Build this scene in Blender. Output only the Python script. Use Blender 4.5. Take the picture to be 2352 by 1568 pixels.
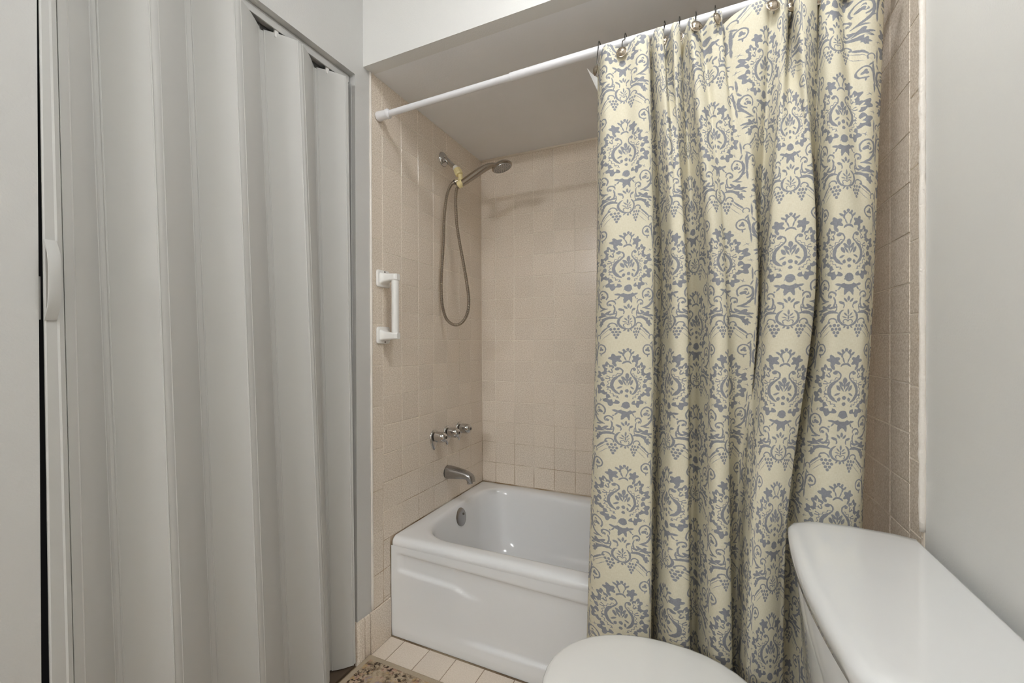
import bpy, bmesh, math, random
import numpy as np
from mathutils import Vector, Matrix

R = math.radians
random.seed(7)
scene = bpy.context.scene
COL = scene.collection
for o in list(bpy.data.objects):
    bpy.data.objects.remove(o)

# ------------------------------------------------------------------ camera
cam_data = bpy.data.cameras.new('camera')
cam = bpy.data.objects.new('camera', cam_data)
COL.objects.link(cam)
cam_data.sensor_fit = 'HORIZONTAL'
cam_data.sensor_width = 36.0
cam_data.lens = 983.241 / 2352 * 36.0
cam_data.shift_x = 0.7 / 2352
cam_data.shift_y = 10.0 / 2352
cam_data.clip_start = 0.02
_yaw, _pitch, _roll = R(24.5132), R(-0.19335), R(-0.17382)
_fw = Vector((-math.sin(_yaw) * math.cos(_pitch), math.cos(_yaw) * math.cos(_pitch), math.sin(_pitch)))
_r = Vector((math.cos(_yaw), math.sin(_yaw), 0))
_u = _r.cross(_fw)
_r, _u = _r * math.cos(_roll) + _u * math.sin(_roll), _u * math.cos(_roll) - _r * math.sin(_roll)
cam.matrix_world = Matrix(((_r.x, _u.x, -_fw.x, 1.11523), (_r.y, _u.y, -_fw.y, -2.05474),
                           (_r.z, _u.z, -_fw.z, 1.1264), (0, 0, 0, 1)))
scene.camera = cam

# ------------------------------------------------------------------ world, exposure
world = bpy.data.worlds.new('world')
scene.world = world
world.use_nodes = True
world.node_tree.nodes['Background'].inputs[0].default_value = (0.004, 0.004, 0.004, 1)
scene.view_settings.view_transform = 'Standard'
scene.view_settings.look = 'None'
scene.view_settings.gamma = 1.0
scene.view_settings.use_curve_mapping = False
scene.view_settings.exposure = 0.34
scene.cycles.max_bounces = 24
scene.cycles.diffuse_bounces = 16      # pale walls keep passing the light on
LAMP_STRENGTH = 158.0
DOME_STRENGTH = 32.0

# ------------------------------------------------------------------ dimensions (metres)
XR = 1.5176          # right wall
ZC = 2.1216          # alcove ceiling
ZROOM = 2.46         # room ceiling
YREAR = -4.20        # wall behind
YS = -0.876          # soffit front
YT = -0.744          # tub front
ZT = 0.384           # tub rim
ROW0, MZ, MX = 0.4922, 0.1094, 0.110
YL_EDGE = -0.8425    # left tile edge
YR_EDGE = -0.9065    # right tile edge
DY0, DY1, DZ = -1.6985, -0.915, 2.073   # door opening


# ------------------------------------------------------------------ materials
def srgb(r, g, b):
    f = lambda c: (c / 255) / 12.92 if c <= 10 else (((c / 255) + 0.055) / 1.055) ** 2.4
    return (f(r), f(g), f(b), 1)


class NB:
    """small helper that strings shader nodes together"""
    def __init__(self, name):
        self.m = bpy.data.materials.new(name)
        self.m.use_nodes = True
        self.t = self.m.node_tree
        self.t.nodes.clear()
        self.out = self.t.nodes.new('ShaderNodeOutputMaterial')

    def n(self, typ, **kw):
        nd = self.t.nodes.new(typ)
        for k, v in kw.items():
            setattr(nd, k, v)
        return nd

    def link(self, a, b):
        self.t.links.new(a, b)

    def put(self, sock, v):
        if isinstance(v, bpy.types.NodeSocket):
            self.link(v, sock)
        else:
            sock.default_value = v

    def math(self, op, a, b=None, c=None, clamp=False):
        nd = self.n('ShaderNodeMath', operation=op)
        nd.use_clamp = clamp
        self.put(nd.inputs[0], a)
        if b is not None:
            self.put(nd.inputs[1], b)
        if c is not None:
            self.put(nd.inputs[2], c)
        return nd.outputs[0]

    def noise(self, vec, scale, detail=2.0, rough=0.5):
        nd = self.n('ShaderNodeTexNoise')
        self.link(vec, nd.inputs['Vector'])
        nd.inputs['Scale'].default_value = scale
        nd.inputs['Detail'].default_value = detail
        nd.inputs['Roughness'].default_value = rough
        return nd.outputs['Fac']

    def mix(self, fac, a, b):
        nd = self.n('ShaderNodeMix', data_type='RGBA')
        self.put(nd.inputs[0], fac)
        self.put(nd.inputs[6], a)
        self.put(nd.inputs[7], b)
        return nd.outputs[2]

    def maprange(self, v, a, b, c=0.0, d=1.0):
        nd = self.n('ShaderNodeMapRange')
        self.put(nd.inputs[0], v)
        for i, k in enumerate((a, b, c, d)):
            nd.inputs[i + 1].default_value = k
        return nd.outputs[0]

    def bump(self, h, strength, dist):
        nd = self.n('ShaderNodeBump')
        nd.inputs['Strength'].default_value = strength
        nd.inputs['Distance'].default_value = dist
        self.link(h, nd.inputs['Height'])
        return nd.outputs[0]

    def bsdf(self, color, rough=0.5, metal=0.0, normal=None, spec=0.5, coat=0.0, **kw):
        nd = self.n('ShaderNodeBsdfPrincipled')
        self.put(nd.inputs['Base Color'], color)
        self.put(nd.inputs['Roughness'], rough)
        nd.inputs['Metallic'].default_value = metal
        nd.inputs['Specular IOR Level'].default_value = spec
        nd.inputs['Coat Weight'].default_value = coat
        nd.inputs['Coat Roughness'].default_value = 0.05
        for k, v in kw.items():
            self.put(nd.inputs[k], v)
        if normal is not None:
            self.link(normal, nd.inputs['Normal'])
        return nd.outputs[0]

    def coord(self, which='Object'):
        return self.n('ShaderNodeTexCoord').outputs[which]

    def world_pos(self):
        return self.n('ShaderNodeNewGeometry').outputs['Position']

    def done(self, shader):
        self.link(shader, self.out.inputs[0])
        return self.m


def simple(name, col, rough=0.5, metal=0.0, spec=0.5, coat=0.0, bump=None, var=0.0):
    b = NB(name)
    pos = b.coord()
    color = col
    if var:
        color = b.mix(b.noise(pos, 9, 4), col, tuple(c * (1 - var) for c in col[:3]) + (1,))
    nrm = None
    if bump:
        nrm = b.bump(b.noise(pos, bump[0], 4), bump[1], bump[2])
    return b.done(b.bsdf(color, rough, metal, nrm, spec, coat))


M = {}
M['paint'] = simple('wall_paint', srgb(224, 224, 222), 0.55, bump=(220, 0.25, 0.002), var=0.02)
M['soffit_paint'] = simple('alcove_ceiling_paint', srgb(236, 237, 239), 0.6, bump=(150, 0.2, 0.002), var=0.04)
M['paint_left_shaded'] = simple('left_wall_paint_shaded', srgb(202, 202, 200), 0.55, bump=(220, 0.25, 0.002), var=0.02)  # wall paint darkened to carry the dimmer light on the left wall
M['caulk'] = simple('caulk', srgb(228, 222, 214), 0.45, bump=(160, 0.6, 0.003))
M['vinyl'] = simple('door_vinyl', srgb(190, 190, 187), 0.55, bump=(400, 0.05, 0.001), var=0.02)
M['vinyl_dark'] = simple('door_hinge_vinyl', srgb(188, 188, 185), 0.55)
M['track'] = simple('track_metal', srgb(190, 190, 188), 0.4)
M['dark_brown'] = simple('threshold_wood', srgb(96, 80, 64), 0.5, var=0.3)
M['white_plastic'] = simple('white_plastic', srgb(232, 231, 228), 0.3, var=0.02)
M['rod_white'] = simple('rod_enamel', srgb(230, 230, 233), 0.25, spec=0.6)
M['porcelain'] = simple('porcelain', srgb(226, 227, 227), 0.07, spec=0.5, coat=0.5)
M['enamel'] = simple('tub_enamel', srgb(234, 236, 238), 0.14, spec=0.5, coat=0.25, bump=(35, 0.03, 0.002), var=0.015)
M['seat_plastic'] = simple('toilet_seat_plastic', srgb(230, 230, 228), 0.18, spec=0.5)
M['chrome'] = simple('chrome', srgb(200, 198, 196), 0.08, 1.0)
M['nickel'] = simple('brushed_nickel', srgb(168, 158, 146), 0.24, 1.0, bump=(300, 0.1, 0.0008))
M['satin'] = simple('satin_chrome', srgb(168, 166, 165), 0.26, 1.0)
M['dark_metal'] = simple('dark_steel', srgb(82, 80, 78), 0.3, 1.0)
M['black'] = simple('black_rubber', srgb(26, 24, 22), 0.5)
M['ivory'] = simple('ivory_plastic', srgb(226, 212, 160), 0.4, var=0.06)
M['teflon'] = simple('thread_tape', srgb(235, 233, 228), 0.6)
M['antique'] = simple('antique_silver', srgb(176, 164, 148), 0.2, 1.0, bump=(260, 0.35, 0.002))
M['screw'] = simple('screw_steel', srgb(110, 104, 96), 0.4, 1.0)
M['liner'] = simple('liner_plastic', srgb(228, 228, 224), 0.2)


def tile_material(name, c1, c2, c3, rough):
    b = NB(name)
    pos = b.world_pos()
    rnd = b.n('ShaderNodeObjectInfo').outputs['Random']
    n1 = b.noise(pos, 215, 3, 0.75)
    n2 = b.noise(pos, 8, 2)
    col = b.mix(b.maprange(n1, 0.38, 0.62), c1, c2)
    col = b.mix(b.maprange(n2, 0.35, 0.75, 0, 0.35), col, c3)
    hsv = b.n('ShaderNodeHueSaturation')
    b.link(col, hsv.inputs['Color'])
    b.link(b.maprange(rnd, 0, 1, 0.97, 1.03), hsv.inputs['Value'])
    nrm = b.bump(b.noise(pos, 110, 3), 0.22, 0.0016)
    return b.done(b.bsdf(hsv.outputs[0], rough, 0, nrm, 0.45))


M['tile'] = tile_material('beige_speckled_tile', srgb(204, 190, 173), srgb(242, 233, 221), srgb(220, 206, 190), 0.2)
M['floor_tile'] = tile_material('floor_tile', srgb(214, 201, 186), srgb(228, 217, 204), srgb(214, 199, 182), 0.3)


def grout_material(name, c1, c2):
    b = NB(name)
    pos = b.world_pos()
    col = b.mix(b.maprange(b.noise(pos, 5, 4), 0.4, 0.65), c1, c2)
    return b.done(b.bsdf(col, 0.8))




def wall_grout():
    # pale joints, stained brown in the wet rows just above the tub
    b = NB('wall_grout')
    pos = b.world_pos()
    sp_ = b.n('ShaderNodeSeparateXYZ')
    b.link(pos, sp_.inputs[0])
    wet = b.maprange(sp_.outputs[2], .95, .45)
    st_ = b.math('MULTIPLY', wet, b.maprange(b.noise(pos, 6, 4), .36, .58))
    col = b.mix(st_, srgb(236, 228, 215), srgb(160, 134, 98))
    return b.done(b.bsdf(col, .8))


M['grout'] = wall_grout()
M['floor_grout'] = grout_material('floor_grout', srgb(150, 132, 108), srgb(112, 92, 70))


# ---- damask printed curtain fabric: every figure of the print is an ellipse, lobed leaf or arc in node maths
def curtain_material():
    b = NB('damask_curtain_fabric')
    uv = b.coord('UV')
    sep = b.n('ShaderNodeSeparateXYZ')
    b.link(uv, sep.inputs[0])
    # the printed lines waver a little, as inked cloth does
    nz = b.noise(uv, 1.1, 2)
    U = b.math('ADD', sep.outputs[0], b.math('MULTIPLY_ADD', nz, 0.3, -0.15))
    Vv = b.math('ADD', sep.outputs[1], b.math('MULTIPLY_ADD', b.noise(uv, 1.37, 2), 0.3, -0.15))
    HW, PV = 16.0, 33.3
    idx = b.math('FLOOR', b.math('DIVIDE', U, HW))
    par = b.math('FLOORED_MODULO', idx, 2.0)
    x = b.math('ABSOLUTE', b.math('SUBTRACT', b.math('FLOORED_MODULO', U, HW), HW / 2))
    y = b.math('SUBTRACT', b.math('FLOORED_MODULO', b.math('MULTIPLY_ADD', par, PV / 2, Vv), PV), 21.3)
    st = {'acc': None}

    def mapped(cx, cy, sx, sy, rot):
        # the running distance rides along as z (scaled to nothing) so the figures are evaluated one after another
        cmb = b.n('ShaderNodeCombineXYZ')
        b.link(x, cmb.inputs[0])
        b.link(y, cmb.inputs[1])
        if st['acc'] is not None:
            b.link(st['acc'], cmb.inputs[2])
        nd = b.n('ShaderNodeMapping', vector_type='TEXTURE')
        b.link(cmb.outputs[0], nd.inputs[0])
        nd.inputs['Location'].default_value = (cx, cy, 0)
        nd.inputs['Rotation'].default_value = (0, 0, R(rot))
        nd.inputs['Scale'].default_value = (sx, sy, 1e6)
        return nd.outputs[0]

    def length(v):
        nd = b.n('ShaderNodeVectorMath', operation='LENGTH')
        b.link(v, nd.inputs[0])
        return nd.outputs['Value']

    def merge(d, cut):
        if cut:
            st['acc'] = b.math('MAXIMUM', st['acc'], b.math('MULTIPLY', d, -1.0))
        else:
            st['acc'] = d if st['acc'] is None else b.math('MINIMUM', st['acc'], d)

    def E(cx, cy, rx, ry, rot=0, cut=False):
        k = min(rx, ry)
        merge(b.math('MULTIPLY_ADD', length(mapped(cx, cy, rx, ry, rot)), k, -k), cut)

    def L(cx, cy, rx, ry, rot, n, amp, cut=False):
        v = mapped(cx, cy, rx, ry, rot)
        s = b.n('ShaderNodeSeparateXYZ')
        b.link(v, s.inputs[0])
        th = b.math('ARCTAN2', s.outputs[1], s.outputs[0])
        c = b.math('MULTIPLY_ADD', b.math('COSINE', b.math('MULTIPLY', th, float(n))), -amp, 1.0)
        k = min(rx, ry)
        merge(b.math('MULTIPLY', b.math('SUBTRACT', length(v), c), k), cut)

    def A(cx, cy, r, w, ang, half, taper=True, wave=0.0, wn=0, cut=False):
        v = mapped(cx, cy, r, r, ang)
        s = b.n('ShaderNodeSeparateXYZ')
        b.link(v, s.inputs[0])
        ln = length(v)
        cosv = b.math('DIVIDE', s.outputs[0], ln)
        if wave:
            th = b.math('ARCTAN2', s.outputs[1], s.outputs[0])
            ln = b.math('MULTIPLY_ADD', b.math('SINE', b.math('MULTIPLY', th, float(wn))), wave, ln)
        d = b.math('MULTIPLY', b.math('ABSOLUTE', b.math('SUBTRACT', ln, 1.0)), r)
        ch = math.cos(R(half))
        if taper:
            wd = b.maprange(cosv, ch, ch * 0.4 + 0.6, w * 0.35, w)
            d = b.math('SUBTRACT', d, wd)
        else:
            d = b.math('SUBTRACT', d, w)
        clip = b.math('MULTIPLY', b.math('SUBTRACT', ch, cosv), r)
        merge(b.math('MAXIMUM', d, clip), cut)

    # medallion leaves
    L(2.5, 6.9, 1.25, 1.05, 35, 5, .24)
    E(2.65, 5.35, .34, .8, -25)
    L(4.0, 4.2, 1.15, 1.5, -20, 5, .2)
    L(5.4, 1.75, 1.75, 1.3, 15, 5, .22)
    L(5.3, -2.0, 1.75, 1.6, -15, 5, .22)
    L(3.1, -5.05, 1.5, 1.5, 25, 5, .24)
    L(3.75, 4.0, .5, .8, -20, 5, .45, True)
    L(4.75, 1.6, .85, .6, 15, 5, .45, True)
    L(4.55, -1.85, .95, .8, 0, 5, .42, True)
    L(2.6, -4.5, .85, .8, 20, 5, .42, True)
    for sx, sy, a in ((6.6, 4.2, 20), (7.3, -.1, -10), (5.4, -5.3, -35)):
        E(sx, sy, .6, .08, a)
        E(sx + .15, sy, .09, .42, a + 25)
    # crown
    E(0, 9.55, .36, .42)
    E(.75, 9.15, .3, .55, -25)
    E(1.45, 8.6, .26, .6, -50)
    A(0, 8.1, .95, .22, 25, 60)
    E(.55, 7.0, .16, .75, -18)
    A(0, 4.95, 1.15, .24, 90, 68)
    # lyre
    A(.1, -.6, 2.95, .36, 0, 64)
    A(2.1, 3.15, 1.15, .17, 170, 82, False)
    E(2.05, 3.9, .48, .42, 0)
    A(.1, -.8, 3.75, .1, 2, 70, False, .045, 22)
    # flower inside the lyre
    E(0, 2.0, .48, .8)
    E(.72, 1.2, .34, .75, -40)
    E(0, .75, .22, .9)
    E(.62, .2, .2, .95, -28)
    E(1.3, .2, .36, .8, -25)
    E(1.5, -1.35, .62, .24, -32)
    E(0, -2.2, .45, .5)
    E(1.1, -2.6, .33, .5, 15)
    E(0, -3.7, .42, .42)
    # bell flower
    L(0, -8.3, 1.75, 1.5, 90, 6, .22)
    E(0, -7.3, 1.15, .8, 0, True)
    E(0, -6.35, .95, 1.0)
    E(2.1, -8.1, .75, .3, 15)
    E(2.0, -8.9, .2, .55, 30)
    E(2.6, -9.5, .2, .2)
    E(.7, -10.0, .28, .6, 25)
    # small urn
    E(0, -11.4, .3, .6)
    E(.65, -11.8, .24, .6, -35)
    E(1.5, -12.4, .62, .32, 25)
    A(1.75, -13.2, .8, .14, 160, 62)
    A(.05, -15.9, 2.0, .26, -18, 78)
    E(0, -14.6, .22, .65)
    E(.55, -15.2, .18, .5, -40)
    E(.75, -15.9, .5, .15, 20)
    E(0, -15.9, .16, .6)
    A(.55, -16.9, .45, .12, 60, 120, False)
    E(0, -18.4, .28, .36)
    E(.75, -18.2, .18, .4, 35)
    # great scroll under the medallion
    A(5.9, -8.3, 1.65, .2, 70, 150, False)
    L(5.9, -8.4, .85, .75, 20, 3, .35)
    A(5.9, -8.4, .5, .12, 40, 100, False, cut=True)
    A(4.2, -8.5, 3.55, .3, -32, 58)
    E(7.25, -10.5, .9, .24, 25)
    E(5.9, -12.3, 1.0, .2, -8)
    E(7.4, -6.0, .7, .22, 60)
    A(3.5, -10.6, .85, .2, 75, 125)
    E(3.75, -10.9, .42, .32, 40)
    A(5.4, -12.2, 2.65, .18, 186, 34)
    A(4.6, -13.4, 2.2, .13, 188, 30)
    # acanthus
    L(5.2, -14.1, 2.3, 1.05, -14, 7, .3)
    E(5.2, -14.5, 1.6, .2, -12, True)
    E(3.9, -14.0, .8, .12, 20, True)
    A(3.4, -17.3, 2.7, .36, 60, 58)
    L(6.2, -16.2, 1.0, .6, -50, 5, .3)
    A(3.2, -17.1, .9, .16, 95, 95, False)
    E(3.95, -17.2, .36, .3)
    # grapes
    for gx, gy in ((2.0, -17.9), (2.75, -17.9), (3.5, -18.0), (1.7, -18.8), (2.4, -18.75), (3.1, -18.8), (2.05, -19.6), (2.75, -19.6), (2.4, -20.35)):
        E(gx, gy, .3, .38)
    # ribbons and trellis
    E(5.4, -18.5, 1.8, .26, -42)
    E(5.0, -19.0, 1.9, .07, -42)
    E(4.5, -20.0, 1.2, .07, -42)
    A(7.1, -20.3, .75, .15, 90, 125, False)
    A(5.9, 9.5, 1.35, .18, 150, 150, False)
    L(5.9, 9.5, .62, .55, 20, 3, .3)
    E(5.9, 7.85, .18, .45)
    E(7.55, 9.2, .3, 2.6, 4)
    E(7.75, 5.9, .24, 1.3, 0)
    E(7.1, 11.4, .7, .2, 40)
    E(7.6, -3.6, .22, 1.6, 0)

    fac = b.maprange(st['acc'], -.05, .05, 1.0, 0.0)
    # woven ground: slubs run along and across the cloth
    def stretched(sx, sy, scale):
        mp = b.n('ShaderNodeMapping')
        b.link(uv, mp.inputs[0])
        mp.inputs['Scale'].default_value = (sx, sy, 1)
        return b.noise(mp.outputs[0], scale, 2)
    slub = b.math('ADD', stretched(9, 1.2, 1.0), stretched(1.2, 9, 1.0))
    base = b.mix(b.maprange(slub, .7, 1.3), srgb(229, 224, 205), srgb(216, 209, 185))
    ink = b.mix(b.maprange(slub, .7, 1.3), srgb(152, 154, 160), srgb(134, 136, 142))
    col = b.mix(fac, base, ink)
    nrm = b.bump(slub, .35, .0006)
    sh = b.bsdf(col, .85, 0, nrm, .2)
    tr = b.n('ShaderNodeBsdfTranslucent')
    b.link(col, tr.inputs[0])
    mx = b.n('ShaderNodeMixShader')
    mx.inputs[0].default_value = .12
    b.link(sh, mx.inputs[1])
    b.link(tr.outputs[0], mx.inputs[2])
    return b.done(mx.outputs[0])


M['curtain'] = curtain_material()


def rug_material():
    b = NB('printed_rug_pile')
    pos = b.world_pos()
    n1 = b.noise(pos, 26, 4, .7)
    n2 = b.noise(pos, 60, 3, .7)
    n3 = b.noise(pos, 90, 2)
    vor = b.n('ShaderNodeTexVoronoi')
    b.link(pos, vor.inputs['Vector'])
    vor.inputs['Scale'].default_value = 42
    ramp = b.n('ShaderNodeValToRGB')
    e = ramp.color_ramp.elements
    e[0].position, e[0].color = 0.0, srgb(84, 80, 98)
    e[1].position, e[1].color = 1.0, srgb(196, 178, 152)
    for p_, c in ((.22, srgb(120, 100, 78)), (.42, srgb(196, 180, 156)), (.56, srgb(178, 140, 126)), (.68, srgb(186, 160, 112)), (.8, srgb(148, 138, 156))):
        x_ = e.new(p_)
        x_.color = c
    b.link(b.maprange(b.math('ADD', b.math('MULTIPLY', vor.outputs['Color'], .5), b.math('MULTIPLY', n1, .8)), .25, 1.0), ramp.inputs[0])
    col = b.mix(b.maprange(n2, .42, .66), ramp.outputs[0], srgb(188, 170, 144))
    dark = b.math('MULTIPLY', b.maprange(n3, .48, .60), b.maprange(b.noise(pos, 14, 3), .42, .58))
    col = b.mix(dark, col, srgb(72, 60, 50))
    nrm = b.bump(b.noise(pos, 420, 2), .8, .004)
    return b.done(b.bsdf(col, .95, 0, nrm, .1))


M['rug'] = rug_material()
M['rug_edge'] = simple('rug_edge_pile', srgb(190, 174, 150), .95, bump=(400, .8, .004), var=.25)


def hose_material():
    b = NB('ribbed_hose_metal')
    uv = b.coord('UV')
    sep = b.n('ShaderNodeSeparateXYZ')
    b.link(uv, sep.inputs[0])
    s = b.math('SINE', b.math('MULTIPLY', sep.outputs[1], 2 * math.pi * 1000 / 4.6))
    nrm = b.bump(s, .9, .0012)
    col = b.mix(b.maprange(s, -1, .2), srgb(120, 108, 94), srgb(214, 204, 190))
    return b.done(b.bsdf(col, .26, 1.0, nrm))


M['hose'] = hose_material()


def lamp_material(name, strength):
    b = NB(name)
    em = b.n('ShaderNodeEmission')
    em.inputs[0].default_value = (0.985, 0.992, 1.0, 1)
    em.inputs[1].default_value = strength
    return b.done(em.outputs[0])


M['globe'] = lamp_material('lit_globe_glass', LAMP_STRENGTH)
M['dome'] = lamp_material('lit_dome_glass', DOME_STRENGTH)


# ------------------------------------------------------------------ geometry helpers
def link_obj(name, me, parent=None):
    o = bpy.data.objects.new(name, me)
    COL.objects.link(o)
    if parent is not None:
        o.parent = parent
    return o


def from_bm(name, bm, mat, parent=None, smooth=False, angle=None):
    bmesh.ops.recalc_face_normals(bm, faces=bm.faces)
    me = bpy.data.meshes.new(name)
    bm.to_mesh(me)
    bm.free()
    me.materials.append(mat)
    if smooth:
        me.polygons.foreach_set('use_smooth', [True] * len(me.polygons))
        if angle:
            try:
                me.set_sharp_from_angle(angle=R(angle))
            except Exception:
                pass
    return link_obj(name, me, parent)


def tag(o, label, cat, group=None, kind=None):
    o['label'] = label
    o['category'] = cat
    if group:
        o['group'] = group
    if kind:
        o['kind'] = kind
    return o


def empty(name, loc, label, cat, group=None, kind=None):
    o = bpy.data.objects.new(name, None)
    COL.objects.link(o)
    o.location = loc
    o.empty_display_size = .02
    return tag(o, label, cat, group, kind)


def box(bm, x0, x1, y0, y1, z0, z1, bev=0.0, seg=2):
    r = bmesh.ops.create_cube(bm, size=1.0)
    vs = r['verts']
    for v in vs:
        v.co = Vector(((x0 + x1) / 2 + v.co.x * (x1 - x0), (y0 + y1) / 2 + v.co.y * (y1 - y0), (z0 + z1) / 2 + v.co.z * (z1 - z0)))
    if bev:
        es = list({e for v in vs for e in v.link_edges})
        bmesh.ops.bevel(bm, geom=es, offset=bev, segments=seg, affect='EDGES', profile=.5)


def box_obj(name, ext, mat, parent=None, bev=0.0, seg=2):
    bm = bmesh.new()
    box(bm, *ext, bev=bev, seg=seg)
    return from_bm(name, bm, mat, parent, smooth=bev > 0, angle=40 if bev else None)


def frame(d):
    d = d.normalized()
    a = Vector((0, 0, 1)) if abs(d.z) < .9 else Vector((0, 1, 0))
    s = d.cross(a).normalized()
    return s, d.cross(s).normalized() * -1


def sweep(bm, pts, rad, n=16, cap=True, uv=False):
    """round tube along pts; rad may be a number, list, or list of (r_side, r_up)"""
    pts = [Vector(p) for p in pts]
    if not isinstance(rad, (list, tuple)):
        rad = [rad] * len(pts)
    rings = []
    side = None
    uvl = bm.loops.layers.uv.verify() if uv else None
    acc, dist = 0.0, []
    for i, p in enumerate(pts):
        if i:
            acc += (p - pts[i - 1]).length
        dist.append(acc)
        d = (pts[min(i + 1, len(pts) - 1)] - pts[max(i - 1, 0)]).normalized()
        if side is None:
            side, up = frame(d)
        else:
            side = (side - d * side.dot(d)).normalized()
        up = d.cross(side).normalized()
        r = rad[i]
        ra, rb = r if isinstance(r, (tuple, list)) else (r, r)
        rings.append([bm.verts.new(p + side * math.cos(2 * math.pi * k / n) * ra + up * math.sin(2 * math.pi * k / n) * rb) for k in range(n)])
    for i in range(len(rings) - 1):
        for k in range(n):
            f = bm.faces.new((rings[i][k], rings[i][(k + 1) % n], rings[i + 1][(k + 1) % n], rings[i + 1][k]))
            if uv:
                for lp, (a, c) in zip(f.loops, ((k, i), (k + 1, i), (k + 1, i + 1), (k, i + 1))):
                    lp[uvl].uv = (a / n, dist[c])
    if cap:
        bm.faces.new(rings[0][::-1])
        bm.faces.new(rings[-1])
    return rings


def tube_obj(name, pts, rad, mat, parent=None, n=16, uv=False, angle=50):
    bm = bmesh.new()
    sweep(bm, pts, rad, n, uv=uv)
    return from_bm(name, bm, mat, parent, True, angle)


def lathe_obj(name, origin, axis, prof, mat, parent=None, n=28, angle=45):
    """prof: list of (distance along axis, radius)"""
    o = Vector(origin)
    ax = Vector(axis).normalized()
    s, u = frame(ax)
    bm = bmesh.new()
    rings = []
    for h, r in prof:
        c = o + ax * h
        if r < 1e-5:
            rings.append([bm.verts.new(c)])
        else:
            rings.append([bm.verts.new(c + (s * math.cos(2 * math.pi * k / n) + u * math.sin(2 * math.pi * k / n)) * r) for k in range(n)])
    for a, b_ in zip(rings, rings[1:]):
        for k in range(n):
            k2 = (k + 1) % n
            if len(a) == 1 and len(b_) == 1:
                continue
            if len(a) == 1:
                bm.faces.new((a[0], b_[k2], b_[k]))
            elif len(b_) == 1:
                bm.faces.new((a[k], a[k2], b_[0]))
            else:
                bm.faces.new((a[k], a[k2], b_[k2], b_[k]))
    if len(rings[0]) > 1:
        bm.faces.new(rings[0])
    if len(rings[-1]) > 1:
        bm.faces.new(rings[-1][::-1])
    return from_bm(name, bm, mat, parent, True, angle)


def loft(bm, rings, close_first=False, close_last=False):
    vr = [[bm.verts.new(p) for p in r] for r in rings]
    n = len(vr[0])
    for a, b_ in zip(vr, vr[1:]):
        for k in range(n):
            bm.faces.new((a[k], a[(k + 1) % n], b_[(k + 1) % n], b_[k]))
    if close_first:
        bm.faces.new(vr[0])
    if close_last:
        bm.faces.new(vr[-1])
    return vr


def catmull(pts, seg):
    pts = [np.array(p, float) for p in pts]
    out = []
    P_ = [2 * pts[0] - pts[1]] + pts + [2 * pts[-1] - pts[-2]]
    for i in range(1, len(P_) - 2):
        p0, p1, p2, p3 = P_[i - 1:i + 3]
        for k in range(seg):
            t = k / seg
            out.append(.5 * ((2 * p1) + (-p0 + p2) * t + (2 * p0 - 5 * p1 + 4 * p2 - p3) * t * t + (-p0 + 3 * p1 - 3 * p2 + p3) * t ** 3))
    out.append(pts[-1])
    return out


def rrect(x0, x1, y0, y1, r, z, seg=8):
    """rounded rectangle ring; r one radius or (x0y0, x1y0, x1y1, x0y1)"""
    if not isinstance(r, (tuple, list)):
        r = (r,) * 4
    out = []
    for (cx, cy, a0), rr in zip((((x0, y0, 180)), ((x1, y0, 270)), ((x1, y1, 0)), ((x0, y1, 90))), r):
        ox = cx + rr if cx == x0 else cx - rr
        oy = cy + rr if cy == y0 else cy - rr
        for k in range(seg + 1):
            a = R(a0 + 90 * k / seg)
            out.append((ox + rr * math.cos(a), oy + rr * math.sin(a), z))
    return out


# ------------------------------------------------------------------ the room shell
def struct(name, exts, mat, label, cat, bev=0.0):
    bm = bmesh.new()
    for e in exts:
        box(bm, *e)
    return tag(from_bm(name, bm, mat), label, cat, kind='structure')


WX = -0.004
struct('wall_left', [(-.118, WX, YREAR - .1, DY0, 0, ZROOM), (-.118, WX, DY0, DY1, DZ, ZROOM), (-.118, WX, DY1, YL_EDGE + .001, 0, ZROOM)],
       M['paint_left_shaded'], 'pale grey painted wall holding the folding door', 'wall')
wall_right = struct('wall_right', [(XR + .004, XR + .12, YREAR - .1, YR_EDGE, 0, ZROOM)], M['paint'], 'pale grey painted wall behind the toilet tank', 'wall')
struct('wall_rear', [(WX, XR + .004, YREAR - .1, YREAR, 0, ZROOM)], M['paint'], 'painted wall opposite the bathtub alcove', 'wall')
struct('ceiling', [(-.118, XR + .12, YREAR - .1, YS + .05, ZROOM, ZROOM + .1)], M['paint'], 'white painted ceiling of the bathroom', 'ceiling')
struct('trim_1', [(WX, XR + .004, YS, YS + .05, ZC, ZROOM)], M['paint'], 'bright white bulkhead face above the tub opening', 'bulkhead')
struct('trim_2', [(WX, XR + .004, YS + .05, .08, ZC, ZC + .06)], M['soffit_paint'], 'low grey painted ceiling over the bathtub alcove', 'ceiling')
wall_back = struct('wall_back', [(-.1, XR + .1, .0015, .1, 0, ZC + .02)], M['grout'], 'long beige tiled wall behind the bathtub', 'wall')
wall_al = struct('wall_alcove_left', [(-.118, -.0015, YL_EDGE + .001, .0015, 0, ZC + .01)], M['grout'], 'beige tiled end wall carrying the shower fittings', 'wall')
wall_ar = struct('wall_alcove_right', [(XR + .0015, XR + .12, YR_EDGE, .0015, 0, ZC + .01)], M['grout'], 'beige tiled end wall beyond the curtain', 'wall')
floor = struct('floor', [(-.118, XR + .02, YREAR - .1, .0, -.08, -.0015)], M['floor_grout'], 'pale tiled bathroom floor', 'floor')

# ---- tiles: every one an object, alike ones share a mesh
_tile_cache = {}


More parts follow.
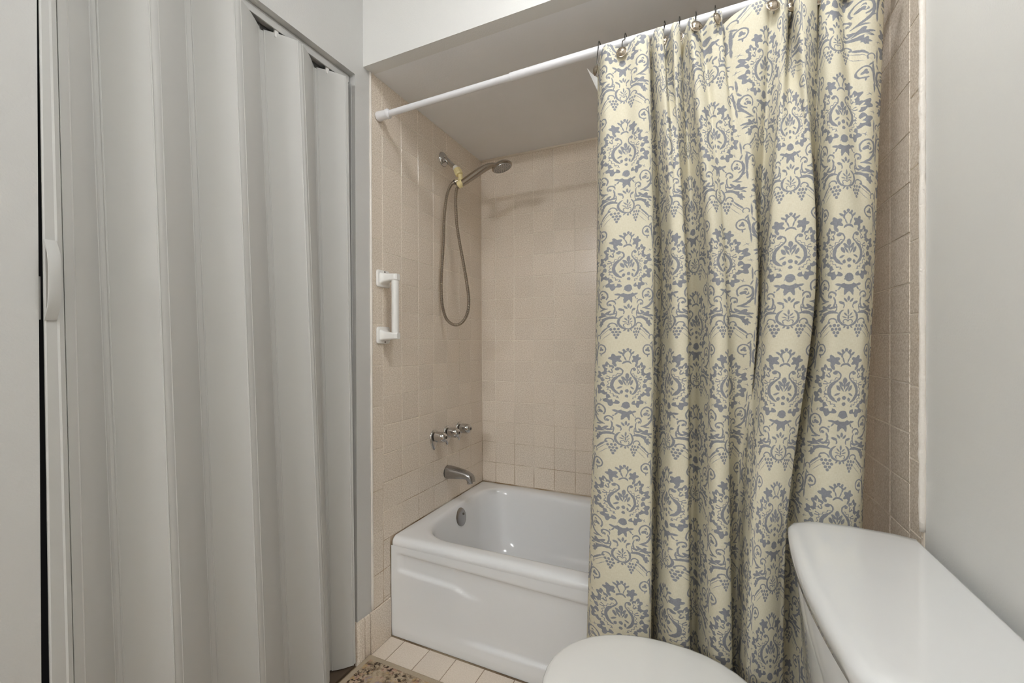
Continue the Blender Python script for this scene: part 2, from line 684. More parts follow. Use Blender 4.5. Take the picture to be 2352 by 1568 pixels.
def tile_mesh(w, h, t=.0045, bv=.0013):
    key = (round(w, 4), round(h, 4))
    if key in _tile_cache:
        return _tile_cache[key]
    vs, fs = [], []
    for ins, z in ((0, -t), (0, -bv), (bv, 0)):
        for sx, sy in ((-1, -1), (1, -1), (1, 1), (-1, 1)):
            vs.append((sx * (w / 2 - ins), sy * (h / 2 - ins), z))
    for a in (0, 4):
        for k in range(4):
            k2 = (k + 1) % 4
            fs.append((a + k, a + k2, a + 4 + k2, a + 4 + k))
    fs.append((8, 9, 10, 11))
    me = bpy.data.meshes.new('tile')
    me.from_pydata(vs, [], fs)
    me.materials.append(M['tile'])
    _tile_cache[key] = me
    return me


GAP = .0022


def add_tile(parent, plane, a0, a1, z0, z1, mat=None, name='tile'):
    """plane: 'L' (x=0 facing +x), 'R', 'B', 'F' (floor: a = x range, z = y range)"""
    w, h = a1 - a0 - GAP, z1 - z0 - GAP
    if w < .004 or h < .004:
        return
    me = tile_mesh(w, h)
    if mat is not None:
        key = (round(w, 4), round(h, 4), mat)
        if key not in _tile_cache:
            m2 = me.copy()
            m2.materials[0] = M[mat]
            _tile_cache[key] = m2
        me = _tile_cache[key]
    o = link_obj(name, me, parent)
    ca, cz = (a0 + a1) / 2, (z0 + z1) / 2
    j = lambda: random.uniform(-.0035, .0035)
    if plane == 'L':
        o.location = (0, ca, cz)
        o.rotation_euler = (R(90) + j(), j() * .6, R(90) + j())
    elif plane == 'R':
        o.location = (XR, ca, cz)
        o.rotation_euler = (R(90) + j(), j() * .6, R(-90) + j())
    elif plane == 'B':
        o.location = (ca, 0, cz)
        o.rotation_euler = (R(90) + j(), j() * .6, j())
    else:
        o.location = (ca, cz, 0)
        o.rotation_euler = (j() * .5, j() * .5, 0)
    return o


def rows(zlo, zhi, phase, step):
    k = math.floor((zlo - phase) / step)
    out = []
    while phase + k * step < zhi - .004:
        a, b_ = max(zlo, phase + k * step), min(zhi, phase + (k + 1) * step)
        if b_ - a > .006:
            out.append((a, b_))
        k += 1
    return out


xs = [0] + [.0824 + k * MX for k in range(13)] + [XR]
for z0, z1 in rows(ZT + .001, ZC, ROW0, MZ):
    for a, b_ in zip(xs, xs[1:]):
        add_tile(wall_back, 'B', a, b_, z0, z1)
ys = [-.7833, ] + [-(.1233 + k * MX) for k in (5, 4, 3, 2, 1, 0)] + [0]
for z0, z1 in rows(.152, ZC, ROW0, MZ):
    for a, b_ in zip(ys, ys[1:]):
        if z1 < ZT + .01 and b_ > YT + .004:
            if a < YT:
                add_tile(wall_al, 'L', a, YT - .001, z0, z1)
            continue
        add_tile(wall_al, 'L', a, b_, z0, z1)
for z0, z1 in rows(.152, ZC, 1.05, .1555):
    add_tile(wall_al, 'L', YL_EDGE, -.7833, z0, z1, name='edge_tile')
ysr = [-.845 + k * MX for k in range(8)] + [0]
for z0, z1 in rows(.002, ZC, ROW0, MZ):
    for a, b_ in zip(ysr, ysr[1:]):
        if z1 < ZT + .01 and b_ > YT:
            if a < YT - .02:
                add_tile(wall_ar, 'R', a, YT - .002, z0, z1)
            continue
        add_tile(wall_ar, 'R', a, b_, z0, z1)
for z0, z1 in rows(.002, ZC, 1.656, .1555):
    add_tile(wall_ar, 'R', YR_EDGE + .002, -.845, z0, z1, name='edge_tile')
FX = .1147
fxs = [0.002] + [.0676 + k * FX for k in range(13)] + [XR + .002]
bm_far = bmesh.new()
for y0, y1 in rows(YREAR, YT - .001, YT - .002, FX):
    for a, b_ in zip(fxs, fxs[1:]):
        if y0 > -2.9:
            add_tile(floor, 'F', a, b_, y0, y1, 'floor_tile')
        else:
            box(bm_far, a + GAP / 2, b_ - GAP / 2, y0 + GAP / 2, y1 - GAP / 2, -.004, 0)
o = from_bm('tile_field', bm_far, M['floor_tile'], floor)
o['kind'] = 'stuff'


# wobbling painted caulk beads beside the tile edges
def bead(name, x, y, z0, z1, rx, ry, label):
    bm = bmesh.new()
    n = 70
    pts, rad = [], []
    for i in range(n + 1):
        k = 1 + .35 * random.uniform(-1, 1) * random.random()
        pts.append((x, y, z0 + (z1 - z0) * i / n))
        rad.append((rx * k, ry * k))
    sweep(bm, pts, rad, 10)
    return tag(from_bm(name, bm, M['caulk'], None, True), label, 'caulk', kind='structure')


bead('trim_3', -.001, YL_EDGE - .001, .155, ZC - .002, .0045, .0045, 'pale bead along the edge of the shower end tiles')
bead('trim_4', XR - .0005, YR_EDGE - .001, .74, ZC - .002, .006, .005, 'white painted bead between right tiles and painted wall')
bm = bmesh.new()
sweep(bm, [(.002, -.003, ZC - .002), (XR - .002, -.003, ZC - .002)], .006, 10)
tag(from_bm('trim_5', bm, M['grout'], None, True), 'thin beige joint where back tiles meet the low ceiling', 'caulk', kind='structure')

# cove base under the painted strip, wrapping the door jamb
base = empty('baseboard_left', (0, -.83, 0), 'beige tile base along the left wall by the tub', 'baseboard', kind='structure')
for y0, y1 in ((-.857, YT - .0015), (-.886, -.858)):
    o = box_obj('base_tile', (-.0035, .0045, y0 + .001, y1 - .001, 0, .151), M['tile'], None, .0018)
    o.parent = base
    o.location = Vector((0, .83, 0))
bm = bmesh.new()
loft(bm, [rrect(-.11, .0045, DY1 - .006, -.887, (.002, .012, .002, .002), z, 5) for z in (0, .146)] + [rrect(-.11, .0035, DY1 - .005, -.888, (.002, .011, .002, .002), .151, 5)], True, True)
o = from_bm('base_tile', bm, M['tile'], base, True, 40)
o.location = (0, .83, 0)

tag(box_obj('door_threshold', (-.114, -.006, DY0 + .003, DY1 - .008, -.0015, .010), M['dark_brown'], None, .003), 'dark brown threshold strip under the folding door', 'threshold')

# door track in the head of the opening
track = empty('trim_6', (-.045, (DY0 + DY1) / 2, DZ), 'slim metal track in the head of the doorway', 'door track', kind='structure')
for nm, e in (('track_channel', (-.075, -.028, DY0 + .002, DY1 - .004, DZ - .006, DZ - .001)), ('track_lip', (-.031, -.027, DY0 + .002, DY1 - .004, DZ - .026, DZ - .006)),
              ('track_lip', (-.076, -.072, DY0 + .002, DY1 - .004, DZ - .026, DZ - .006)), ('track_rail', (-.060, -.043, DY0 + .002, DY1 - .004, DZ - .016, DZ - .006))):
    o = box_obj(nm, e, M['track'], track, .0008, 1)
    o.location = -Vector(track.location)

# ------------------------------------------------------------------ folding door
ZB, ZTP = .014, 2.040
folds = [  # x, y at z1, z1, y at z2, z2  (upper, lower)
    (.000, -1.6640, 1.78, -1.6450, .46),
    (-.058, -1.6012, 1.83, -1.5623, .39),
    (.002, -1.5160, 1.88, -1.4730, .34),
    (-.058, -1.4190, 1.96, -1.3639, .25),
    (.002, -1.3290, 2.01, -1.2680, .19),
    (-.058, -1.2273, 2.04, -1.1537, .10),
    (.002, -1.1390, 2.05, -1.0530, .04),
    (-.058, -1.0417, 2.05, -.9900, .01),
    (.002, -.9530, 2.05, -.9270, .01),
    (-.052, -.9225, 2.05, -.9225, .01)]


def fold_at(i, z):
    x, ya, za, yb, zb = folds[i]
    t = (z - zb) / (za - zb)
    return Vector((x, yb + (ya - yb) * t, z))


door = empty('door_1', (-.03, -1.3, ZB), 'pale grey vinyl accordion folding door pulled almost closed', 'door', kind='structure')


def plate(name, sec, levels, mat):
    """sec(z) -> list of points of a closed section; lofted through levels"""
    bm = bmesh.new()
    loft(bm, [sec(z) for z in levels], True, True)
    o = from_bm(name, bm, mat, door, True, 30)
    o.location = -Vector(door.location)
    return o


ED = .0075
for i in range(len(folds) - 1):
    def sec(z, i=i):
        A_, B_ = fold_at(i, z), fold_at(i + 1, z)
        d = (B_ - A_)
        ln = d.length
        d.normalize()
        nrm = Vector((d.y, -d.x, 0))
        if nrm.x < 0:
            nrm = -nrm
        out = []
        s0, s1 = ED, ln - ED
        prof = [(s0, .0), (s0 + .001, .0026), (s0 + .003, .0026), (s0 + .0042, .0016)]
        m = 8
        for k in range(1, m):
            t = k / m
            prof.append((s0 + .0042 + (s1 - s0 - .0084) * t, .0016 + .0028 * math.sin(math.pi * t)))
        prof += [(s1 - .0042, .0016), (s1 - .003, .0026), (s1 - .001, .0026), (s1, .0)]
        prof += [(s1, -.003), (s0, -.003)]
        for s, n_ in prof:
            out.append(A_ + d * s + nrm * n_)
        return out
    plate('panel', sec, (ZB, ZTP), M['vinyl'])
for i in range(len(folds)):
    def sec(z, i=i):
        C_ = fold_at(i, z)
        pts = []
        prv = fold_at(i - 1, z) if i else C_ + Vector((0, -.05, 0))
        nxt = fold_at(i + 1, z) if i + 1 < len(folds) else C_ + Vector((-.03, .0, 0))
        a = (prv - C_).normalized()
        c = (nxt - C_).normalized()
        w = ED + .0015
        pa, pc = C_ + a * w, C_ + c * w
        mid = C_ + (a + c).normalized() * .003 if (a + c).length > .01 else C_
        n1 = Vector((.0012, 0, 0))
        return [pa + n1, mid + n1, pc + n1, pc - n1, mid - n1, pa - n1]
    plate('hinge_strip', sec, (ZB + .004, ZTP - .004), M['vinyl_dark'])


def post_sec(z):
    t = (z - .5) / (1.25)
    y0 = -1.6880 - .0100 * min(max(t, -.4), 1.0)
    y1 = fold_at(0, z).y - ED
    return [Vector(p) for p in ((-.006, y0, z), (-.030, y0 + .012, z), (-.030, y1, z), (-.004, y1, z), (.0, y1 - .003, z), (.002, y1 - .010, z), (.0, y1 - .013, z), (.0, y0 + .002, z), (-.002, y0, z))]


plate('lead_post', post_sec, (ZB, ZTP + .012), M['vinyl'])
# bent pull handle
bm = bmesh.new()
hp = [(1.1735, .0015), (1.200, .017), (1.225, .021), (1.250, .022), (1.275, .021), (1.298, .017), (1.3235, .0015)]
vr = []
yh0, yh1 = -1.6935, -1.6765
for z, x in hp:
    vr.append([bm.verts.new(p) for p in ((x - .003, yh0, z), (x + .001, yh0, z), (x + .0015, yh0 + .002, z), (x + .0015, yh1 - .002, z), (x + .001, yh1, z), (x - .003, yh1, z))])
for a, b_ in zip(vr, vr[1:]):
    for k in range(6):
        bm.faces.new((a[k], a[(k + 1) % 6], b_[(k + 1) % 6], b_[k]))
bm.faces.new(vr[0])
bm.faces.new(vr[-1])
o = from_bm('pull_handle', bm, M['vinyl'], door, True, 35)
o.location = -Vector(door.location)
# carrier clips that hang the folds from the track
for i in (1, 3, 5, 7):
    A_, B_ = fold_at(i, ZTP), fold_at(i + 1, ZTP)
    c = A_ + (B_ - A_) * .38
    o = box_obj('carrier_clip', (c.x - .004, c.x + .004, c.y - .006, c.y + .006, ZTP - .012, DZ - .017), M['white_plastic'], door, .001, 1)
    o.location = -Vector(door.location)
# steel channel on the far jamb
o = tag(box_obj('trim_7', (-.080, -.020, DY1 - .0035, DY1 - .0005, .155, DZ - .03), M['track'], None), 'narrow grey channel on the far door jamb', 'door trim', kind='structure')
for z in (.55, 1.62):
    c = lathe_obj('screw', (-.035, DY1 - .0035, z), (0, -1, 0), [(0, .0035), (.001, .003), (.0012, 0)], M['screw'], o, 10)
latch = box_obj('latch_catch', (-.016, -.008, DY0 - .0005, DY0 + .004, 1.175, 1.255), M['track'], None, .0008)
tag(latch, 'small metal latch catch on the near door jamb', 'latch')

# ------------------------------------------------------------------ bathtub
tub = empty('bathtub', (.76, YT / 2, 0), 'white enamel bathtub with embossed front apron', 'bathtub')
off = -Vector(tub.location)
X0, X1, Y0, Y1 = .0015, XR - .0015, YT, -.0015
SG = 9
OUT = (.012, .012, .004, .004)


def ring(x0, x1, y0, y1, r, z):
    return rrect(x0, x1, y0, y1, r, z, SG)


rg = []
rg.append(ring(X0, X1, Y0 + .03, Y1, .004, .30))
rg.append(ring(X0, X1, Y0 + .008, Y1, .006, .335))
rg.append(ring(X0, X1, Y0, Y1, OUT, .356))
rg.append(ring(X0, X1, Y0 + .0015, Y1, OUT, .368))
rg.append(ring(X0 + .001, X1 - .001, Y0 + .007, Y1 - .001, OUT, .377))
rg.append(ring(X0 + .002, X1 - .002, Y0 + .017, Y1 - .002, OUT, .3825))
rg.append(ring(X0 + .006, X1 - .006, Y0 + .028, Y1 - .006, .02, ZT))
BX0, BX1, BY0, BY1 = .066, 1.44, -.682, -.060
CR = (.15, .17, .16, .13)
for ins, z, dr in ((-.016, ZT, .016), (-.006, .3828, .006), (.002, .379, 0), (.008, .371, 0), (.013, .356, 0), (.024, .30, .0), (.042, .22, .0), (.062, .14, .01), (.085, .092, .02), (.125, .068, .03), (.19, .060, .02)):
    rg.append(ring(BX0 + ins * .9, BX1 - ins * 2.2, BY0 + ins, BY1 - ins, tuple(min(c + dr, .24) for c in CR), z))
bm = bmesh.new()
loft(bm, rg, False, True)
o = from_bm('basin', bm, M['enamel'], tub, True)
o.location = off
# apron: a pressed panel with a long groove, a short ledge and a low foot
NXA, NZA = 190, 70
xs_a = np.linspace(X0, X1, NXA)
zs_a = np.linspace(.0, .352, NZA)


def sst(a, b_, t):
    t = np.clip((t - a) / (b_ - a), 0, 1)
    return t * t * (3 - 2 * t)


bm = bmesh.new()
grid = []
for z in zs_a:
    row_ = []
    for x in xs_a:
        top = .326 - .018 * x
        side = sst(.025, .05, x) * (1 - sst(1.47, 1.495, x))
        w_ = sst(.27, .42, x)
        l1 = .262 - .04 * x - .02 * sst(.27, .36, x)
        low = (1 - w_) * sst(l1 - .008, l1 + .008, z) + w_ * sst(.060, .076, z)
        rec = side * (1 - sst(top - .010, top + .002, z)) * low
        y = YT + .0005 + .010 * rec + .004 * max(0, (.03 - z)) / .03
        if z > .345:
            y = YT + .0005
        row_.append(bm.verts.new((x, y, z)))
    grid.append(row_)
for a, b_ in zip(grid, grid[1:]):
    for k in range(NXA - 1):
        bm.faces.new((a[k], a[k + 1], b_[k + 1], b_[k]))
o = from_bm('apron', bm, M['enamel'], tub, True)
o.location = off
# overflow plate with two screws
oc, oax = Vector((.0795, -.357, .332)), Vector((1, 0, .26)).normalized()
plate_o = lathe_obj('overflow_plate', oc + off, oax, [(0, .041), (.003, .041), (.006, .036), (.0075, .02), (.008, 0)], M['satin'], tub, 36)
s_, u_ = frame(oax)
for k in (-1, 1):
    p = oc + off + Vector((0, .016 * k, .007 * k)) + oax * .0062
    lathe_obj('screw', p, oax, [(0, .0055), (.0018, .005), (.0024, 0)], M['screw'], plate_o, 14)
    

# ------------------------------------------------------------------ curtain rod
rod = empty('curtain_rod', (.75, -.806, 1.979), 'white enamelled tension shower rod spanning the alcove', 'curtain rod')
off = -Vector(rod.location)
RA, RB = Vector((.002, -.806, 1.976)), Vector((XR - .002, -.812, 1.986))


def rp(t):
    return RA + (RB - RA) * t


def rod_part(name, t0, t1, prof, mat='rod_white'):
    a = rp(t0)
    ax = (rp(t1) - a)
    ln = ax.length
    return lathe_obj(name, a + off, ax, [(h * ln, r) for h, r in prof], M[mat], rod, 28, 40)


TJ = .359
rod_part('inner_tube', .02, TJ + .02, [(0, .0108), (1, .0108)])
rod_part('outer_tube', TJ, .975, [(0, .0115), (.001, .0128), (1, .0128)])
rod_part('end_cap', 0, .036, [(0, .017), (.1, .0178), (.75, .0150), (.76, .0172), (.9, .0172), (1, .0125)])
rod_part('end_cap', 1, .964, [(0, .017), (.1, .0178), (.75, .0150), (.76, .0172), (.9, .0172), (1, .0135)])

# ------------------------------------------------------------------ curtain
PROF = {
    1.93: "825,-800 841,-850 868,-890 907,-865 951,-890 977,-875 970,-840 978,-850 995,-890 1012,-885 1014,-840 1026,-860 1040,-895 1053,-880 1052,-845 1064,-860 1078,-895 1090,-880 1104,-855 1127,-885 1148,-885 1148,-850 1181,-870 1235,-885 1256,-870 1279,-880 1292,-860 1295,-820 1301,-840 1303,-890 1327,-895 1345,-870 1352,-840 1357,-870 1376,-875 1400,-840 1428,-870 1454,-865 1478,-830",
    1.30: "820,-800 839,-860 872,-900 930,-905 968,-905 989,-885 973,-815 988,-786 1014,-832 1036,-890 1054,-900 1068,-885 1059,-835 1068,-795 1088,-792 1110,-838 1124,-885 1139,-900 1156,-885 1155,-860 1181,-850 1211,-860 1229,-855 1226,-805 1238,-786 1246,-840 1250,-900 1286,-920 1322,-915 1339,-890 1340,-812 1352,-784 1358,-848 1373,-885 1401,-885 1427,-875 1442,-860 1452,-845 1460,-830",
    0.72: "805,-800 820,-860 857,-900 916,-908 961,-905 984,-888 965,-812 977,-784 1000,-832 1029,-890 1055,-900 1072,-885 1062,-830 1072,-792 1088,-795 1109,-850 1127,-891 1146,-900 1164,-885 1163,-854 1174,-806 1188,-786 1199,-806 1202,-850 1207,-880 1214,-903 1234,-910 1258,-902 1277,-884 1287,-868 1290,-806 1306,-784 1324,-828 1354,-852 1386,-854 1412,-848 1425,-840 1435,-828 1444,-810",
    0.30: "793,-800 806,-860 846,-900 906,-910 956,-905 980,-890 960,-808 969,-784 988,-828 1024,-890 1056,-900 1074,-885 1064,-826 1074,-788 1088,-798 1107,-858 1130,-895 1151,-900 1170,-885 1168,-850 1174,-800 1186,-784 1196,-806 1190,-850 1195,-880 1202,-902 1222,-908 1246,-902 1266,-884 1278,-866 1282,-806 1300,-784 1322,-820 1354,-838 1386,-842 1412,-838 1422,-828 1430,-818 1440,-800"}
levels = sorted(PROF)
ctrl = np.array([[tuple(map(float, t.split(','))) for t in PROF[z].split()] for z in levels]) / 1000.0
CSEG = 6


def ctrl_at(z):
    out = np.empty(ctrl.shape[1:])
    zz = np.array(levels)
    for i in range(ctrl.shape[1]):
        for c in range(2):
            v = ctrl[:, i, c]
            zc = min(max(z, .2), 2.0)
            k = int(np.clip(np.searchsorted(zz, zc) - 1, 0, len(zz) - 2))
            t = (zc - zz[k]) / (zz[k + 1] - zz[k])
            m0 = (v[k + 1] - v[max(k - 1, 0)]) / (zz[k + 1] - zz[max(k - 1, 0)])
            m1 = (v[min(k + 2, len(zz) - 1)] - v[k]) / (zz[min(k + 2, len(zz) - 1)] - zz[k])
            h = zz[k + 1] - zz[k]
            t = float(np.clip(t, -.3, 1.1))
            if 0 <= t <= 1:
                val = (2 * t ** 3 - 3 * t ** 2 + 1) * v[k] + (t ** 3 - 2 * t ** 2 + t) * h * m0 + (-2 * t ** 3 + 3 * t ** 2) * v[k + 1] + (t ** 3 - t ** 2) * h * m1
            else:
                val = v[k] + (v[k + 1] - v[k]) * t
            out[i, c] = val
    return out


mid = np.array(catmull(list(ctrl_at(1.45)), CSEG))
CM = .922              # one print unit in centimetres
anchor = np.array([(0, -5.5), (3, 8), (8.7, 40), (14, 56), (18.3, 72), (27, 104), (34, 136), (38, 146.5)])
raw = np.concatenate([[0], np.cumsum(np.hypot(*np.diff(mid, axis=0).T))]) * 100 / CM
idxs = np.arange(len(mid)) / CSEG
ra = np.interp(anchor[:, 0], idxs, raw)
arc = np.interp(raw, ra, anchor[:, 1])   # the cloth keeps its own length to within a few per cent
V_OFF = 10.1
HOOK_X = []


def top_z(i, n):
    # the hem rides a little lower at the hooks and higher on the fronts of the folds
    return 1.956


ZCB = .075
NZC = 84
bm = bmesh.new()
uvl = bm.loops.layers.uv.verify()
rows_ = []
ncol = len(mid)
for j in range(NZC + 1):
    t = j / NZC
    z = ZCB + (1.930 - ZCB) * t
    pr_ = np.array(catmull(list(ctrl_at(z)), CSEG))
    row_ = []
    for i, (x, y) in enumerate(pr_):
        wob = .0022 * math.sin(i * .31 + z * 7.0) * math.sin(z * 3.1 + i * .05)
        y = y + wob
        zz = z
        if t > .93:
            f_ = (t - .93) / .07
            zz += f_ * (.007 * float(np.clip((-y - .868) / .022, -1, 1)) + .007 * (x - .82) / .65)
        row_.append(bm.verts.new((x, y, zz)))
    rows_.append(row_)
for j in range(NZC):
    for i in range(ncol - 1):
        f = bm.faces.new((rows_[j][i], rows_[j][i + 1], rows_[j + 1][i + 1], rows_[j + 1][i]))
        for lp, (a, c) in zip(f.loops, ((i, j), (i + 1, j), (i + 1, j + 1), (i, j + 1))):
            lp[uvl].uv = (arc[a] + 160, rows_[c][a].co.z * 100 / CM + V_OFF)
curtain = empty('shower_curtain', (1.14, -.86, ZCB), 'cream shower curtain printed with grey damask, bunched to the right', 'curtain')
me = bpy.data.meshes.new('cloth')
bm.to_mesh(me)
bm.free()
me.materials.append(M['curtain'])
me.polygons.foreach_set('use_smooth', [True] * len(me.polygons))
cloth = link_obj('cloth', me, curtain)
cloth.location = -Vector(curtain.location)
so = cloth.modifiers.new('thickness', 'SOLIDIFY')
so.thickness = .0011
so.offset = 1

# plastic liner hanging behind, its top corner peeping past the curtain
bm = bmesh.new()
lp_ = catmull([(.790, -.794), (.814, -.766), (.852, -.752), (.900, -.766), (.960, -.750), (1.03, -.766), (1.10, -.750), (1.18, -.766), (1.26, -.750), (1.34, -.766), (1.42, -.752)], 6)
lr = []
for j in range(24):
    t = j / 23
    z = .40 + (1.925 - .40) * t
    row_ = []
    for i, (x, y) in enumerate(lp_):
        e = max(0, 1 - i / 14)
        row_.append(bm.verts.new((x + .055 * e * min(1, (1 - t) * 14), y + .115 * (1 - t) ** .8, z + .026 * e * e * max(0, 1 - (1 - t) * 12))))
    lr.append(row_)
for a, b_ in zip(lr, lr[1:]):
    for k in range(len(a) - 1):
        bm.faces.new((a[k], a[k + 1], b_[k + 1], b_[k]))
o = tag(from_bm('curtain_liner', bm, M['liner'], None, True), 'white plastic liner peeping out behind the left edge of the curtain', 'curtain liner')

# hooks with domed buttons
ORD = ['first', 'second', 'third', 'fourth', 'fifth', 'sixth', 'seventh', 'eighth', 'ninth', 'tenth', 'eleventh', 'twelfth']
hooks = [(.833, -.848, 1.902, -60), (.9075, -.876, 1.9125, 0), (1.012, -.868, 1.912, -35), (1.050, -.866, 1.912, -20), (1.0905, -.892, 1.914, 25), (1.136, -.896, 1.916, 60),
         (1.2560, -.882, 1.918, 15), (1.297, -.858, 1.920, 20), (1.352, -.856, 1.920, 0), (1.402, -.854, 1.920, 10), (1.470, -.850, 1.920, 30)]
for k, (hx, hy, hz, ang) in enumerate(hooks):
    h = empty('curtain_hook', (hx, hy, hz), '%s domed metal curtain hook counted from the left on the white rod' % ORD[k], 'curtain hook', 'curtain hooks along the rod')
    rod_c = rp((hx - RA.x) / (RB.x - RA.x))
    cz, cy = rod_c.z - hz, rod_c.y - hy
    pts = [(0, .001, .004), (0, .001, .02)]
    rr = .0185
    pts = [Vector((0, .000, .002)), Vector((0, -.001 + cy * .12, .5 * cz))]
    for a in range(195, -50, -25):
        pts.append(Vector((0, cy - .003 + rr * math.cos(R(a)), cz + .001 + rr * 1.12 * math.sin(R(a)))))
    wire = tube_obj('wire', [tuple(p) for p in catmull([tuple(p) for p in pts], 3)], .0014, M['dark_metal'], h, 8)
    ax = Vector((math.sin(R(ang)), -math.cos(R(ang)), .12))
    lathe_obj('button', ax.normalized() * .001, ax, [(0, .0125), (.0015, .0145), (.003, .0145), (.0035, .0125), (.0045, .0118), (.0075, .0095), (.0095, .005), (.0102, 0)], M['antique'], h, 26, 60)

# ------------------------------------------------------------------ shower fittings on the tiled end wall
arm = empty('shower_pipe', (.0, -.374, 1.986), 'bent chrome shower pipe with round wall flange above the hand shower', 'pipe')
lathe_obj('wall_flange', (.001, 0, 0), (1, 0, 0), [(0, .033), (.002, .033), (.008, .029), (.013, .018), (.014, .0145), (.012, .012)], M['chrome'], arm, 32)
tube_obj('pipe', catmull([(.006, 0, 0), (.022, -.001, -.006), (.045, -.005, -.030), (.082, -.009, -.062)], 5), .0105, M['chrome'], arm, 18)
tube_obj('thread_tape', [(.070, -.0078, -.0515), (.083, -.0092, -.063)], .0122, M['teflon'], arm, 18)

con = empty('shower_bracket', (.095, -.384, 1.905), 'yellowed ivory plastic swivel bracket holding the hand shower', 'shower bracket')
c0 = Vector((.081, -.383, 1.924)) - Vector(con.location)
c1 = Vector((.100, -.3845, 1.889)) - Vector(con.location)
lathe_obj('union_nut', c0, c1 - c0, [(0, .013), (.001, .0165), (.016, .0180), (.017, .0190), (.026, .0190), (.032, .0165), (.034, .010)], M['ivory'], con, 8, 20)
c2 = Vector((.104, -.385, 1.868)) - Vector(con.location)
tube_obj('swivel_neck', catmull([tuple(c1 - Vector((0, 0, -.006))), tuple((c1 + c2) / 2), tuple(c2)], 4), .0105, M['ivory'], con, 14)
# cradle clip around the handle
hs_dir = Vector((.150, 0, .058)).normalized()
cc = Vector((.104, -.386, 1.853)) - Vector(con.location)
bm = bmesh.new()
sweep(bm, [cc - hs_dir * .013, cc - hs_dir * .0125, cc + hs_dir * .0125, cc + hs_dir * .013], [.014, .0162, .0162, .014], 20)
from_bm('cradle', bm, M['ivory'], con, True, 40)
tube_obj('outlet_stub', [tuple(Vector((.096, -.378, 1.872)) - Vector(con.location)), tuple(Vector((.078, -.386, 1.868)) - Vector(con.location))], .0098, M['ivory'], con, 14)

hand = empty('hand_shower', (.107, -.386, 1.852), 'brushed nickel hand shower with long curved handle and wide head', 'hand shower')
ho = Vector(hand.location)
hp = [(.088, 1.845), (.100, 1.850), (.130, 1.862), (.170, 1.8795), (.210, 1.896), (.245, 1.9065), (.275, 1.907), (.300, 1.902)]
hp = catmull(hp, 5)
n_ = len(hp)
rad = []
for i in range(n_):
    t = i / (n_ - 1)
    rad.append((.0135 + .006 * t, .0115 + .0065 * math.sin(math.pi * min(1, t * 1.15)) - .004 * t))
tube_obj('handle', [tuple(Vector((x, -.386, z)) - ho) for x, z in hp], rad, M['nickel'], hand, 20)
hax = Vector((.30, .06, -.95)).normalized()
hc = Vector((.310, -.388, 1.898)) - ho
lathe_obj('spray_head', hc - hax * .014, hax, [(0, 0), (.001, .014), (.005, .030), (.011, .040), (.018, .045), (.022, .0455), (.025, .043), (.0255, .040)], M['nickel'], hand, 36, 35)
face = lathe_obj('spray_face', hc + hax * .010, hax, [(0, .040), (.003, .0395), (.0045, .034), (.005, 0)], M['satin'], hand, 32, 35)
hs_, hu_ = frame(hax)
bm = bmesh.new()
for rr_, cnt in ((.010, 6), (.018, 12), (.026, 16), (.033, 22)):
    for k in range(cnt):
        a = 2 * math.pi * k / cnt
        p = hc + hax * .0145 + (hs_ * math.cos(a) + hu_ * math.sin(a)) * rr_
        mtx = Matrix.Translation(p)
        bmesh.ops.create_icosphere(bm, subdivisions=1, radius=.0014, matrix=mtx)
nz_ = from_bm('spray_nozzles', bm, M['black'], face, True)
nz_['kind'] = 'stuff'
tube_obj('spray_lever', [tuple(hc + hax * .004 - Vector((.038, 0, .0))), tuple(hc + hax * .014 - Vector((.040, 0, .002)))], .004, M['nickel'], hand, 10)
tube_obj('collar_ring', [tuple(Vector((.118, -.386, 1.8575)) - ho), tuple(Vector((.123, -.386, 1.8595)) - ho)], .0148, M['black'], hand, 18)
tube_obj('handle_nut', [tuple(Vector((.086, -.386, 1.8435)) - ho), tuple(Vector((.098, -.386, 1.849)) - ho)], .0115, M['nickel'], hand, 8)

hose = empty('shower_hose', (.095, -.42, 1.22), 'ribbed metal shower hose hanging in a long loop', 'hose')
ho = Vector(hose.location)
hpts = [(.078, -.386, 1.868), (.062, -.390, 1.861), (.046, -.400, 1.825), (.0385, -.410, 1.768), (.0345, -.418, 1.680), (.0325, -.421, 1.585), (.0275, -.423, 1.500), (.0235, -.425, 1.425), (.0235, -.425, 1.360),
        (.0290, -.425, 1.300), (.0480, -.425, 1.245), (.0800, -.425, 1.218), (.113, -.425, 1.215), (.143, -.425, 1.236), (.162, -.425, 1.275), (.1655, -.425, 1.330), (.155, -.424, 1.400), (.138, -.420, 1.480), (.118, -.415, 1.562),
        (.099, -.410, 1.650), (.0895, -.405, 1.730), (.086, -.400, 1.790), (.0865, -.393, 1.828), (.092, -.387, 1.846)]
hpts = [tuple(Vector(p) - ho) for p in catmull(hpts, 7)]
tube_obj('flexible_tube', hpts, .0068, M['hose'], hose, 12, uv=True)
a, b_ = Vector((.088, -.382, 1.871)) - ho, Vector((.060, -.391, 1.858)) - ho
lathe_obj('end_fitting', a, b_ - a, [(0, .0100), (.012, .0100), (.0121, .0112), (.015, .0112), (.0151, .0098), (.026, .0085), (.030, .0072)], M['nickel'], hose, 16, 30)
a = Vector((.073, -.3875, 1.8640)) - ho
lathe_obj('seal_ring', a, (b_ - a), [(-.001, .0106), (-.0008, .0114), (.0014, .0114), (.0016, .0106)], M['black'], hose, 16, 30)

